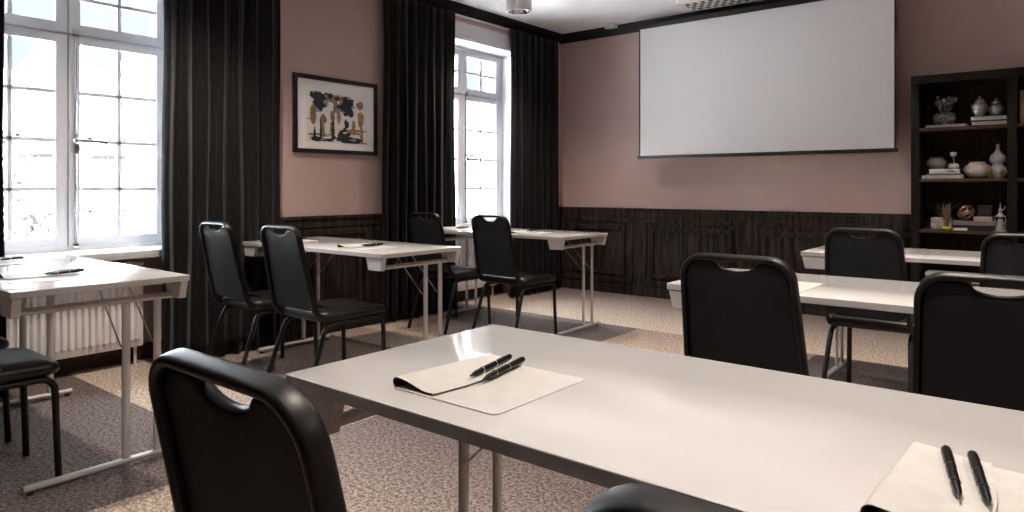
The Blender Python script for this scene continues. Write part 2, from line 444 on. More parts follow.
for a in ((180, 185, 42, 45, 3, .25), (300, 195, 52, 50, 3, .25), (225, 160, 40, 22, 3, .3), (175, 170, 34, 34, 2, .3), (185, 205, 22, 24, 2, .3), (300, 185, 40, 42, 2, .3), (322, 225, 20, 24, 2, .35),
          (215, 152, 40, 15, 2, .3), (262, 168, 28, 26, 1, .1), (262, 160, 14, 8, 2, .3), (268, 178, 5, 8, 4, .2), (210, 152, 10, 9, 1, .2), (140, 145, 6, 10, 2, .2),
          (148, 252, 15, 48, 1, .12), (195, 272, 17, 24, 1, .1), (193, 330, 10, 38, 1, .15), (240, 252, 12, 32, 1, .1), (238, 320, 10, 40, 1, .15), (272, 258, 10, 30, 1, .1),
          (383, 258, 16, 46, 1, .12), (379, 183, 18, 22, 1, .1), (388, 345, 8, 45, 1, .2), (350, 318, 75, 7, 1, .5), (345, 300, 9, 38, 1, .2), (345, 330, 40, 14, 1, .4), (180, 352, 58, 7, 1, .5), (135, 275, 18, 4, 1, .4), (395, 385, 22, 8, 1, .4),
          (308, 292, 11, 24, 2, .25), (300, 320, 16, 12, 2, .4), (183, 330, 5, 50, 2, .3), (155, 350, 6, 38, 2, .3), (243, 325, 7, 46, 2, .3), (240, 288, 5, 14, 2, .3), (165, 372, 28, 11, 2, .4), (215, 378, 30, 7, 2, .5),
          (300, 362, 42, 26, 2, .35), (345, 376, 42, 18, 2, .4), (278, 345, 14, 16, 2, .4), (375, 372, 16, 12, 2, .4), (340, 368, 16, 8, 3, .4), (246, 362, 12, 12, 2, .3)):
    blob(*a)
obj('print', q, ['artpaper', 'gold', 'ink', 'inkgrey', 'artmount'], r, 0)

# ------------------------------------------------------------------ projection screen
SY, SX0, SX1, SZ0, SZ1 = 5.985, -3.238, -1.022, 1.395, 2.622
r = thing('projection_screen', 'large white projection screen with thin black border hanging before the front wall', 'projection screen', ((SX0+SX1)/2, SY, SZ0))
hw_, hh_ = (SX1-SX0)/2, SZ1-SZ0
q = new(); box(q, -hw_+.014, hw_-.014, -.002, .002, .005, hh_+.03); obj('screen_fabric', q, 'screen', r, 0)
for s_ in (-1, 1):
    q = new(); box(q, s_*(hw_-.0075)-.0075, s_*(hw_-.0075)+.0075, -.0025, .0025, .0, hh_+.03); obj('side_border', q, 'black', r, 0)
q = new(); box(q, -hw_-.012, hw_+.012, -.010, .010, -.026, .006, .004); obj('bottom_bar', q, 'black', r)
q = new(); box(q, -hw_-.004, hw_+.004, -.012, .05, hh_+.004, hh_+.052, .006); obj('case', q, 'black', r)
for s_ in (-1, 1):
    q = new(); box(q, s_*(hw_-.3)-.012, s_*(hw_-.3)+.012, .0505, YF-SY-.0005, hh_+.012, hh_+.044, .002); obj('wall_bracket', q, 'black', r)

# ------------------------------------------------------------------ ceiling fittings
M['laminate'].node_tree.nodes['Principled BSDF'].inputs['IOR'].default_value = 1.75
def downlight(x, y, lb, k=1.):
    r = thing('ceiling_downlight', lb, 'ceiling lamp', (x, y, ZC), 0, 'cylinder ceiling lamps')
    q = new(); lathe(q, [(.108, -.0005), (.112, -.004), (.112, -.136), (.110, -.14), (.098, -.14), (.096, -.136), (.092, -.10), (.05, -.075), (.05, -.07)], n=40, cap=(True, True)); obj('housing', q, 'lampw', r, 35)
    q = new(); lathe(q, [(.0965, -.139), (.093, -.125), (.08, -.095), (.052, -.078), (.05, -.0765), (.09, -.1), (.0955, -.137)], n=40, cap=(False, False)); obj('reflector', q, 'chrome', r, 40)
    q = new(); lathe(q, [(.02, -.0755), (.045, -.078), (.045, -.082), (.03, -.088), (.006, -.091)], n=24); obj('bulb', q, 'bulb', r, 50)
    l = bpy.data.lights.new('downlight', 'SPOT'); l.energy = LAMP*k; l.color = (1, .87, .76); l.spot_size = math.radians(125); l.spot_blend = .9; l.shadow_soft_size = .05
    lo = bpy.data.objects.new('downlight_beam', l); COL.objects.link(lo); lo.parent = r; lo.location = (0, 0, -.145)
LAMP = 21
downlight(-3.72, 4.71, 'pale cylinder downlight on the ceiling near the far window')
for x, y, lb, k in ((-3.45, 1.9, 'cylinder downlight between the two nearer tables of the left column', 1.4),
                 (-.45, 4.3, 'cylinder downlight above the far right table', 1.3), (-.45, 2.6, 'cylinder downlight above the middle right table', 1.3),
                 (-.45, .9, 'cylinder downlight above the foreground table', .92), (1.4, 1.6, 'cylinder downlight right of the camera', 1.)):
    downlight(x, y, lb, k)

M['vent_grille'] = mat('vent_grille', (.02, .02, .02), .6)
_nt = M['vent_grille'].node_tree; _c = _nt.nodes.new('ShaderNodeTexChecker'); _c.inputs['Scale'].default_value = 1
_c.inputs['Color1'].default_value = (.015, .013, .012, 1); _c.inputs['Color2'].default_value = (.6, .57, .54, 1)
_o = [n for n in _nt.nodes if n.type == 'TEX_COORD'][0]; _m = _nt.nodes.new('ShaderNodeMapping'); _m.inputs['Scale'].default_value = (28, 16, 1); _m.inputs['Location'].default_value = (.1, .1, .5); _nt.links.new(_o.outputs['Object'], _m.inputs[0]); _nt.links.new(_m.outputs[0], _c.inputs['Vector']); _nt.links.new(_c.outputs[0], _nt.nodes['Principled BSDF'].inputs['Base Color'])
# ceiling air vent close to the screen wall
r = thing('ceiling_vent', 'white ceiling air unit with dark perforated grille above the screen', 'air vent', (-2.26, 5.88, ZC))
q = new()
slab(q, rrect(.98, .38, .07, 6), [(0, -.0005), (0, -.02), (.008, -.03), (.03, -.034)], lambda u, v, h: (u, v, h)); obj('casing', q, 'lampw', r)
q = new(); box(q, -.415, .415, -.125, .125, -.0375, -.0335, .0015); obj('grille', q, 'vent_grille', r, 0)
r = thing('ceiling_sensor', 'small white sensor box at the ceiling edge left of the screen', 'sensor', (-3.62, 6.10, ZC))
q = new(); box(q, -.06, .06, -.035, .035, -.045, -.0005, .006); obj('casing', q, 'lampw', r)
q = new(); box(q, -.035, .035, -.038, -.034, -.034, -.02, .001); obj('lens_strip', q, 'plastic', r)

# ------------------------------------------------------------------ folding tables
TW, TH = .616, .74
def make_table(L, label):
    """origin: front-left corner on the floor; x 0..L, y 0..TW"""
    r = thing('folding_table', label, 'table', (0, 0, 0), 0, 'white folding tables')
    q = new(); P = rrect(L, TW, .006, 2, L/2, TW/2)
    slab(q, P, [(.002, TH-.024), (0, TH-.022), (0, TH-.0025)], lambda u, v, h: (u, v, h), 1)
    slab(q, P, [(0, TH-.0025), (.0005, TH-.0008), (.002, TH)], lambda u, v, h: (u, v, h), 0)
    obj('tabletop', q, ['laminate', 'edge'], r)
    for xs, x0 in ((1, 0), (-1, L)):
        X = lambda d: x0+xs*d
        for ya, yb in ((.006, .036), (TW-.036, TW-.006)):
            q = new(); pr = [(.005, TH-.0245), (.022, TH-.094), (.126, TH-.094), (.145, TH-.0245)]
            rings(q, [[(X(d), y, z) for d, z in pr] for y in (ya, yb)])
            bmesh.ops.bevel(q, geom=q.edges[:], offset=.003, segments=1, affect='EDGES'); obj('corner_bracket', q, 'plastic', r)
        fx = X(.091)
        q = new(); tube(q, [(fx, .034, .655), (fx, TW-.034, .655)], .011, .013, (1, 0, 0), 12); obj('crossbar', q, 'metal', r)
        for yl in (.406, .525):
            q = new(); tube(q, [(fx, yl, .024), (fx, yl, .30), (fx, yl, .652)], .009, .016, (1, 0, 0), 12); obj('leg', q, 'metal', r)
            q = new(); tube(q, [(X(.36), yl-.012, TH-.03), (X(.345), yl-.012, TH-.045), (X(.115), yl-.012, .478), (X(.10), yl-.012, .470)], .0032, n=6); box(q, min(X(.35), X(.39)), max(X(.35), X(.39)), yl-.025, yl, TH-.034, TH-.0242)
            obj('brace', q, 'rod', r)
        q = new(); tube(q, [(fx, .062, .0235), (fx, .066, .0235), (fx, .62, .0235), (fx, .624, .0235)], .015, .0125, (1, 0, 0), 12); ft = obj('foot', q, 'metal', r)
        for y in (.085, .60):
            q = new(); lathe(q, [(.009, 0.0), (.011, .003), (.010, .012)], (fx, y, 0), 12); obj('glide', q, 'rubber', ft)
    return r
TABLES = [('main', -1.169, .754, 1.52, 'white folding table in the foreground running out of the right edge'),
          ('LT', -4.188, .747, 1.40, 'white folding table at the left edge beside the nearer window'),
          ('T2', -4.237, 2.418, 1.40, 'middle table of the left column, white, below the framed picture'),
          ('T3', -4.201, 4.057, 1.40, 'farthest white folding table of the left column, by the far window'),
          ('T4', -1.166, 2.366, 1.54, 'middle table of the right column, white, behind the foreground table'),
          ('T5', -1.158, 4.00, 1.54, 'farthest white folding table of the right column, before the bookcase')]
ta = tb = None
for k, x, y, L, lb in TABLES:
    if L > 1.5: ta = r = make_table(L, lb) if ta is None else dup(ta, (0, 0, 0), 0, lb)
    else: tb = r = make_table(L, lb) if tb is None else dup(tb, (0, 0, 0), 0, lb)
    r.location = (x, y, 0)

# ------------------------------------------------------------------ chairs
def make_chair():
    r = thing('padded_chair', '', 'chair', (0, 0, 0), 0, 'black padded stacking chairs')
    A = Vector((0, -.252, .455)); V = Vector((0, -.098, .4525)).normalized(); NN = Vector((0, -V.z, V.y))   # NN points to the rear
    TT = (.905-.455)/V.z
    wd = lambda t: 1+.145*(1-t/TT)
    bp = lambda s, t, n=0: A + Vector((s*wd(t), 0, 0)) + V*t + NN*n
    HW = .157; rc = .060; tt = TT-.010
    path = []
    low = [(.03, .4115), (-.13, .4115), (-.175, .414), (-.21, .424), (-.236, .438)]
    for y, z in low: path.append((-HW*1.14, y, z))
    path += [bp(-HW, t) for t in (.02, .10, .2, .3, tt-rc)]
    path += [bp(-HW+rc-rc*math.cos(a), tt-rc+rc*math.sin(a)) for a in [PI/2*k/8 for k in range(1, 9)]]
    path += [bp(s, tt) for s in (-.05, .05)]
    path += [bp(HW-rc+rc*math.sin(a), tt-rc+rc*math.cos(a)) for a in [PI/2*k/8 for k in range(0, 9)]]
    path += [bp(HW, t) for t in (.3, .2, .10, .02)]
    for y, z in low[::-1]: path.append((HW*1.14, y, z))
    q = new(); tube(q, path, .0080, .0165, (1, 0, 0), 16, sq=.6); obj('back_frame', q, 'cframe', r, 50)
    # back pad with the hand-hold scooped out of its top edge
    hw = HW-.006; top = tt-.011; rr = .048
    P = []
    P += arc((hw-.045, .055), .045, -90, 0, 6)
    P += arc((hw-rr, top-rr), rr, 0, 88, 7)
    P += [(.078, top), (.068, top-.0015), (.060, top-.006)]
    P += [(.052*math.cos(a), top-.012-.018*math.sin(a)) for a in [PI*k/10 for k in range(0, 11)]]
    P += [(-.060, top-.006), (-.068, top-.0015), (-.078, top)]
    P += arc((-hw+rr, top-rr), rr, 92, 180, 7)
    P += arc((-hw+.045, .055), .045, 180, 270, 6)
    q = new()
    slab(q, P, [(.020, -.0190), (.012, -.0180), (.005, -.0155), (.001, -.011), (0, -.005), (.001, -.0005), (.004, .0025), (.009, .0040), (.018, .0044)], lambda u, v, h: bp(u, v, h))
    obj('backrest', q, 'vinyl', r, 40)
    # seat pad
    P = rrect(.405, .43, .055, 7, 0, 0)
    q = new(); cz = lambda u, v: -.010*max(0, v-.12)/.1
    slab(q, P, [(.02, .401), (.006, .404), (.0, .414), (.0, .430), (.004, .442), (.012, .450), (.026, .4545), (.06, .4565), (.12, .457)], lambda u, v, h: (u, v, h+(cz(u, v) if h > .42 else 0)))
    obj('seat', q, 'seatvinyl', r, 50)
    for s in (-1, 1):
        q = new()
        pts = [(s*.184, .203, 0.), (s*.1795, .197, .18), (s*.177, .193, .325)]
        pts += [(s*.1765, .193-.05+.05*math.cos(a), .335+.05*math.sin(a)) for a in [PI/2*k/6 for k in range(1, 7)]]
        pts += [(s*.1765, .06, .385), (s*.1765, -.005, .385)]
        tube(q, pts, .0125, n=12); obj('leg', q, 'cframe', r, 50)
        q = new()
        pts = [(s*.198, -.322, 0.), (s*.188, -.260, .18), (s*.179, -.205, .335)]
        pts += [(s*.1775, -.198, .352), (s*.177, -.188, .366), (s*.1768, -.174, .377), (s*.1766, -.156, .3835), (s*.1765, -.135, .385), (s*.1765, .0, .385)]
        tube(q, pts, .0125, n=12); obj('leg', q, 'cframe', r, 50)
    for y in (.13, -.14):
        q = new(); tube(q, [(-.175, y, .389), (.175, y, .389)], .009, n=10); obj('stretcher', q, 'cframe', r, 50)
    return r
CH = make_chair()
CHAIRS = [(-.725, .735, 'black padded chair filling the lower left foreground, at the foreground table'),
          (-.106, .742, 'black chair whose top edge just shows at the bottom centre of the photo'),
          (-3.13, .74, 'black chair at the left edge table, seat and legs seen left of the silver foot'),
          (-3.735, .742, 'black chair at the left edge table, farther in, next to the radiator'),
          (-3.142, 2.34, 'right one of two black chairs at the table under the picture, beside the aisle'),
          (-3.742, 2.315, 'left one of two black chairs at the table under the picture, by the curtain'),
          (-3.160, 4.01, 'black chair at the far left table, nearer the aisle, back against the window'),
          (-3.80, 3.995, 'black chair at the far left table, in front of the curtain right of the picture'),
          (-.74, 2.28, 'black chair in the centre right, at the left place of the middle right table'),
          (-.113, 2.20, 'black chair at the right edge of the photo, at the middle right table'),
          (-.752, 3.915, 'black chair at the left place of the far right table, before the bookcase'),
          (-.120, 3.91, 'black chair at the right place of the far right table, cut by the photo edge')]
for i, (x, y, lb) in enumerate(CHAIRS):
    c = CH if i == 0 else dup(CH, (0, 0, 0))
    c.location = (x, y, 0); c['label'] = lb

# ------------------------------------------------------------------ writing mats and pens
def make_mat():
    r = thing('writing_mat', '', 'writing mat', (0, 0, 0), 0, 'cream writing mats')
    # base sheet: rounded corners on the right
    q = new(); P = [(-.235, 0)] + arc((-.014, .014), .014, -90, 0, 5) + arc((-.014, .248), .014, 0, 90, 5) + [(-.235, .262)]
    slab(q, P, [(.0, .0004), (0, .0016), (.0008, .0021)], lambda u, v, h: (u, v, h)); obj('base_sheet', q, 'matpaper', r)
    # cover rolled over from the left
    def row(v, d):
        w = .0018*math.sin(9*v*PI)+.0012*math.sin(23*v); rr = .0085-.003*v
        pts = []
        for k in range(9):
            a = math.radians(-90-180*k/8); pts.append((-.236+rr*1.15*math.cos(a), rr+.0012+rr*math.sin(a)))
        for k in range(1, 9):
            u = k/8; fl = .088+.012*math.sin(3.3*v+.3)+w*.25; zz = (2*rr+.0012)*(1-u)**1.35+.0042*u+.0022*math.sin(u*PI*1.6)*(1-v*.5)+w*u*.15
            pts.append((-.236+fl*u, max(zz, .0052)))
        out = []
        for i, p in enumerate(pts):
            a = pts[max(0, i-1)]; b2 = pts[min(len(pts)-1, i+1)]; t = Vector((b2[0]-a[0], b2[1]-a[1])).normalized()
            out.append((p[0]+t.y*d, .262*v+.006*(1-v), p[1]-t.x*d))
        return out
    q = new(); nv = 14
    for d, mi in ((.0, 1), (-.0013, 0)):
        rr_ = [row(j/nv, d) for j in range(nv+1)]
        if mi: rr_ = [k[:-1]+[(k[-1][0]-.003, k[-1][1], k[-1][2])] for k in rr_]
        rings(q, rr_, (False, False), mi, closed=False)
    ra_ = [row(j/nv, 0)[-1] for j in range(nv+1)]; rb_ = [row(j/nv, -.0013)[-1] for j in range(nv+1)]
    rings(q, [ra_, rb_], (False, False), 0, closed=False)
    obj('rolled_cover', q, ['matpaper', 'matunder'], r, 60)
    return r
def make_pen():
    r = thing('pen', '', 'pen', (0, 0, 0), 0, 'black pens')
    q = new(); lathe(q, [(.0030, .013), (.0048, .022), (.0052, .045), (.0058, .055), (.0060, .098)], n=14, axis='y'); obj('barrel', q, 'penb', r, 50)
    q = new(); lathe(q, [(.0062, .1005), (.0064, .106), (.0064, .155), (.0058, .162), (.004, .1655), (.001, .1665)], n=14, axis='y'); obj('cap', q, 'penb', r, 50)
    for y in (.0465, .0978):
        q = new(); lathe(q, [(.0058, y), (.0065, y+.0004), (.0065, y+.0024), (.006, y+.0028)], n=14, axis='y'); obj('band', q, 'chrome', r, 50)
    q = new(); lathe(q, [(.0006, 0), (.0014, .004), (.0028, .0135)], n=10, axis='y'); obj('tip', q, 'penb', r, 50)
    return r
MA, PE = make_mat(), make_pen()
PLACES = [(-.694, .820, 0, 'the foreground table, left of centre'), (.074, .80, -.02, 'the foreground table, at the lower right corner'),
          (-3.015, .812, -.09, 'the left edge table, nearer place'), (-3.80, .83, -.06, 'the left edge table, farther place by the sill'),
          (-3.11, 2.50, -.05, 'the table under the picture, right place'), (-3.88, 2.50, 0, 'the table under the picture, place behind the chair'),
          (-3.12, 4.14, .05, 'the far left table, right place'), (-3.90, 4.14, -.03, 'the far left table, place by the window'),
          (-.700, 2.44, 0, 'the middle right table, behind the chair'), (-.70, 4.07, 0, 'the far right table, behind its left chair'),
          (.06, 4.07, 0, 'the far right table, right place')]
PENS = [(-.153, .107, .215, 'left'), (-.1235, .109, .200, 'right')]
first = True
for i, (x, y, rz, w) in enumerate(PLACES):
    m_ = MA if i == 0 else dup(MA, (0, 0, 0)); m_.location = (x, y, TH+.0003); m_.rotation_euler.z = rz
    m_['label'] = 'cream writing mat with rolled cover on ' + w
    for j, (px, py, pr, side) in enumerate(PENS):
        p = PE if i == j == 0 else dup(PE, (0, 0, 0))
        if i == 1: px, py, pr = (-.168, .098, .215) if j == 0 else (-.141, .102, .205)
        if i in (2, 3): pr += .28; px += .045; py += .015
        off = Matrix.Rotation(rz, 3, 'Z') @ Vector((px, py, 0))
        p.location = (x+off.x, y+off.y, TH+.0003+(.0135 if j == 0 else .0125)+(.006 if i in (2, 3, 6) else 0)); p.rotation_euler = (0, 0, rz+pr)
        p['label'] = 'black pen, %s of the pair on %s' % (side, w)

# ------------------------------------------------------------------ bookcase
BX, BY, BD = -.905, 5.857, .34
r = thing('bookcase', 'tall dark wood bookcase with open shelves at the right edge', 'bookcase', (BX, BY, 0))
ZTOP = 1.922; BW = .585; NB = 3; TOTAL = BW*NB+.055
q = new(); box(q, 0, TOTAL, .0, BD-.002, ZTOP-.055, ZTOP, .003); obj('top_panel', q, 'bcase', r)
q = new(); box(q, .0, TOTAL, .02, BD-.002, .0, .08, .002); obj('plinth', q, 'bcase', r)
q = new(); box(q, .05, TOTAL-.05, BD-.016, BD-.003, .08, ZTOP-.055); obj('back_panel', q, 'bback', r, 0)
for k in range(NB+1):
    q = new(); x = BW*k; box(q, x, x+.055, 0, BD-.004 if k in (0, NB) else BD-.016, .08, ZTOP-.055, .003); obj('upright', q, 'bcase', r)
SH = [.10, .405, .785, 1.160, 1.535]
for k in range(NB):
    for z in SH:
        q = new(); box(q, BW*k+.055, BW*(k+1), .008, BD-.016, z-.022, z, .002); obj('shelf', q, 'bshelf', r)

# ------------------------------------------------------------------ shelf ornaments
def cm(name, c, rough=.4, **k): M[name] = mat(name, c, rough, **k); return name
cm('jar_glaze', (.47, .45, .44), .3, var=.08, vscale=30); cm('white_glaze', (.56, .54, .55), .3, var=.06, vscale=20); cm('grey_glaze', (.18, .17, .175), .25, var=.15, vscale=12)
cm('beige_glaze', (.42, .375, .345), .3, var=.08, vscale=14); cm('blue_pattern', (.03, .03, .036), .3, col2=(.34, .34, .36), vscale=55); cm('pale_leaf', (.20, .19, .175), .6, var=.3, vscale=30)
cm('page_white', (.58, .55, .52), .8, var=.06, vscale=60, stretch=(1, 1, 12)); cm('cover_white', (.62, .60, .59), .5, var=.05); cm('cover_blue', (.24, .25, .30), .5, col2=(.56, .55, .56), vscale=16)
cm('cover_grey', (.16, .155, .165), .5, var=.1); cm('cover_black', (.02, .02, .022), .5, var=.2); cm('cover_pink', (.36, .25, .21), .6, var=.08); cm('cover_tan', (.27, .19, .14), .6, var=.15)
cm('marble', (.25, .25, .27), .3, col2=(.60, .58, .60), vscale=22); cm('grass_green', (.030, .040, .014), .6, var=.4, vscale=40); cm('dry_grass', (.17, .105, .05), .8, var=.3, vscale=60)
cm('yellow_glass', (.42, .42, .03), .2, var=.1); cm('gold_metal', (.42, .29, .19), .35, metal=.8); cm('stone_grey', (.30, .29, .305), .6, var=.2, vscale=40); cm('olive_leaf', (.15, .135, .03), .6, var=.3, vscale=40)
cm('dark_leaf', (.016, .017, .010), .6, var=.3); cm('ink_black', (.015, .015, .016), .6)

def at(px, zshelf, depth=.10):
    """x on the bookcase shelf for a photo column, at a given depth behind the front"""
    f, th, cx = 688., .6786, 512.
    u = (px-cx)/f; c, s = math.cos(th), math.sin(th); d = (BY+depth)/(u*s+c)
    return d*(u*c-s)

def text_mesh(body, size, extr=.0006):
    cu = bpy.data.curves.new('txt', 'FONT'); cu.body = body; cu.size = size; cu.extrude = extr; cu.align_x = 'CENTER'; cu.align_y = 'CENTER'
    o = bpy.data.objects.new('txt', cu); COL.objects.link(o)
    me = bpy.data.meshes.new_from_object(o); bpy.data.objects.remove(o); bpy.data.curves.remove(cu)
    return me

def book(x, y, z, w, d, h, cover, label, rz=0, title=None, group='books on the bookcase', boards=None):
    """a closed book lying flat, spine to the room"""
    r = thing('book', label, 'book', (x, y, z), rz, group)
    q = new(); t = min(.004, h*.15)
    box(q, -w/2, w/2, 0, d, 0, t, .001); box(q, -w/2, w/2, 0, d, h-t, h, .001); box(q, -w/2, w/2, .0005, .004, 0, h, .001); obj('cover', q, boards or cover, r)
    q = new(); box(q, -w/2+.001, w/2-.001, -.0008, .0006, t*1.6 if boards else .0005, h-t*1.6 if boards else h-.0005, .0003); obj('spine', q, cover, r)
    q = new(); box(q, -w/2+.004, w/2-.004, .004, d-.004, t, h-t); obj('pages', q, 'page_white', r, 0)
    if title:
        me = text_mesh(title, min(h*.72, w*.86/(.62*len(title)))); me.materials.append(M['ink_black'])
        o = bpy.data.objects.new('spine_title', me); COL.objects.link(o); o.parent = r
        o.rotation_euler = (PI/2, 0, 0); o.location = (0 if len(title) > 5 else w*.2, -.0012, h/2)
    return r
def stand_book(x, y, z, w, d, h, cover, label):
    r = thing('book', label, 'book', (x, y, z), 0, 'upright books at the right edge')
    q = new(); box(q, -w/2, -w/2+.003, 0, d, 0, h, .001); box(q, w/2-.003, w/2, 0, d, 0, h, .001); box(q, -w/2, w/2, 0, .004, 0, h, .001); obj('cover', q, cover, r)
    q = new(); box(q, -w/2+.003, w/2-.003, .004, d-.003, .003, h-.004); obj('pages', q, 'page_white', r, 0)

Z1, Z2, Z3, Z4 = SH[4]+.0006, SH[3]+.0006, SH[2]+.0006, SH[1]+.0006
E = .0006
# --- top shelf
x = (at(927, 0)+at(966, 0))/2
book(x, BY+.06, Z1, .255, .19, .022, 'cover_blue', 'single pale book under the patterned bowl on the top shelf')
xb = at(944.5, 0, .14)
r = thing('patterned_bowl', 'dark blue and white patterned bowl holding a pale succulent', 'bowl', (xb, BY+.15, Z1+.022+E))
q = new(); lathe(q, [(.045, 0), (.05, .004), (.072, .03), (.078, .052), (.070, .078), (.060, .088), (.058, .092), (.054, .088), (.02, .07)], n=28); obj('bowl', q, 'blue_pattern', r, 50)
r2 = thing('succulent_plant', 'pale grey succulent growing from the patterned bowl', 'plant', (xb, BY+.15, Z1+.022+.079))
q = new(); rnd = random.Random(2)
for k in range(9):
    a = k*2.4; l = .06+.05*rnd.random(); ex, ey = (.02+.045*rnd.random())*math.cos(a), .03*math.sin(a)
    tube(q, [(ex*.3, ey*.3, 0), (ex*.7, ey*.7, l*.5), (ex, ey, l)], .006, n=6)
    lathe(q, [(.004, -.02), (.014, -.012), (.018, .0), (.014, .014), (.004, .022)], (ex, ey, l), 8)
    if k % 2: lathe(q, [(.003, -.014), (.011, -.006), (.012, .004), (.003, .014)], (ex*1.35, ey, l+.035), 8)
obj('leaves', q, 'pale_leaf', r2, 60)
x = -.430
book(x+.002, BY+.05, Z1, .206, .2, .034, 'cover_white', 'lower thick white book of the pair under the two lidded jars', title='LONDON INTERIORS', boards='cover_black')
book(x-.001, BY+.055, Z1+.034+E, .210, .19, .036, 'cover_white', 'upper thick white book of the pair under the two lidded jars', title='MODERN LIVING', boards='cover_black')
zj = Z1+.07+2*E
for px, s, lb in ((979.5, 1., 'larger lidded white jar on the books, top shelf'), (996, .86, 'smaller squat lidded white jar on the books, top shelf')):
    r = thing('lidded_jar', lb, 'jar', (at(px, 0, .14 if s == 1 else .17), BY+(.15 if s == 1 else .18), zj), 0, 'lidded jars')
    q = new()
    prof = [(.024, 0), (.027, .003), (.029, .010), (.043, .04), (.051, .068), (.049, .088), (.034, .102), (.026, .106)] if s == 1 else [(.024, 0), (.027, .004), (.041, .026), (.049, .048), (.044, .068), (.029, .084), (.024, .09)]
    lathe(q, prof, n=26); obj('body', q, 'jar_glaze', r, 50)
    q = new(); h0 = prof[-1][1]+.0005
    lathe(q, [(.030, h0), (.031, h0+.005), (.026, h0+.016), (.012, h0+.026), (.006, h0+.03), (.009, h0+.036), (.006, h0+.044), (.001, h0+.047)], n=22); obj('lid', q, 'jar_glaze', r, 50)
# --- second shelf
x = (at(924, 0)+at(965, 0))/2
book(x-.006, BY+.05, Z2, .262, .2, .024, 'cover_blue', 'lowest wide blue and white book on the second shelf')
book(x+.004, BY+.056, Z2+.024+E, .225, .19, .012, 'cover_grey', 'thin grey book in the middle of the second shelf stack')
book(x+.006, BY+.054, Z2+.036+2*E, .19, .17, .034, 'cover_white', 'white book lettered CARS on top of the second shelf stack', title='CARS')
zb = Z2+.07+3*E
r = thing('round_vase', 'smoky grey round vase on the white book, second shelf', 'vase', (at(936.5, 0, .14), BY+.14, zb))
q = new(); lathe(q, [(.035, 0), (.04, .003), (.062, .022), (.068, .044), (.060, .066), (.042, .078), (.040, .084), (.046, .09), (.043, .091), (.036, .084), (.03, .07)], n=30); obj('body', q, 'grey_glaze', r, 50)
r = thing('figurine', 'small white flower figurine beside the grey vase', 'figurine', (at(953.5, 0, .10), BY+.10, zb))
q = new()
for k in range(6): lathe(q, [(.004, 0), (.016, .006), (.02, .02), (.015, .034), (.003, .04)], (.016*math.cos(k*1.047), .016*math.sin(k*1.047), 0), 10)
obj('base', q, 'white_glaze', r, 50)
q = new(); tube(q, [(0, 0, .03), (.004, 0, .06), (-.004, 0, .095)], .006, n=8); obj('stem', q, 'grey_glaze', r, 50)
q = new(); lathe(q, [(.010, .09), (.02, .096), (.022, .118), (.018, .122), (.014, .112)], n=14); obj('cup', q, 'white_glaze', r, 50)
r = thing('squat_vase', 'low wide beige vase in the middle of the second shelf', 'vase', (at(977.5, 0, .13), BY+.13, Z2))
q = new(); lathe(q, [(.045, 0), (.05, .003), (.078, .03), (.088, .06), (.078, .088), (.052, .106), (.046, .110), (.050, .120), (.047, .121), (.040, .112), (.03, .09)], n=32); obj('body', q, 'beige_glaze', r, 50)
r = thing('gourd_vase', 'tall white double gourd vase on the second shelf', 'vase', (at(997.5, 0, .2), BY+.22, Z2))
q = new(); lathe(q, [(.036, 0), (.04, .004), (.056, .03), (.058, .055), (.048, .082), (.032, .100), (.034, .108), (.048, .125), (.051, .145), (.042, .168), (.020, .192), (.013, .205), (.012, .235), (.016, .248), (.013, .249), (.009, .235)], n=28); obj('body', q, 'white_glaze', r, 50)

def blades(bm, n, h, spread, wd, seed, arch=.4, flat=.6):
    rnd = random.Random(seed)
    for k in range(n):
        a = rnd.uniform(0, 2*PI); s = spread*rnd.uniform(.25, 1); hh = h*rnd.uniform(.6, 1)
        dx, dy = math.cos(a)*s, math.sin(a)*s*flat; bx, by = dx*.15, dy*.15
        P = [Vector((bx+dx*t*(t*arch+1-arch), by+dy*t*(t*arch+1-arch), hh*(t-.25*arch*t*t*s/max(.01, spread)))) for t in (0, .35, .7, 1)]
        sd = Vector((-math.sin(a), math.cos(a), 0))
        rs = []
        for p, w in zip(P, (.6, 1, .7, .1)): rs.append([p+sd*wd*w, p+Vector((0, 0, .0008)), p-sd*wd*w, p-Vector((0, 0, .0008))])
        rings(bm, rs)
for px, lb, sp, se in ((990, 'yellow green leaf sprig between the beige and white vases', .05, 3), (1002, 'yellow green leaf sprig in front of the gourd vase', .05, 9)):
    q = new(); blades(q, 14, .075, sp*.75, .0055, se); o = obj('leaf_sprig', q, 'olive_leaf', None, 0, (at(px, 0, .03), BY+.04, Z2+.001)); tag(o, lb, 'plant', 'leaf sprigs')
q = new(); blades(q, 40, .19, .13, .006, 21, .5, .35); o = obj('dark_foliage', q, 'dark_leaf', None, 0, (at(968, 0, .25), BY+.255, Z2+.001)); tag(o, 'dark leafy foliage behind the vases on the second shelf', 'plant')
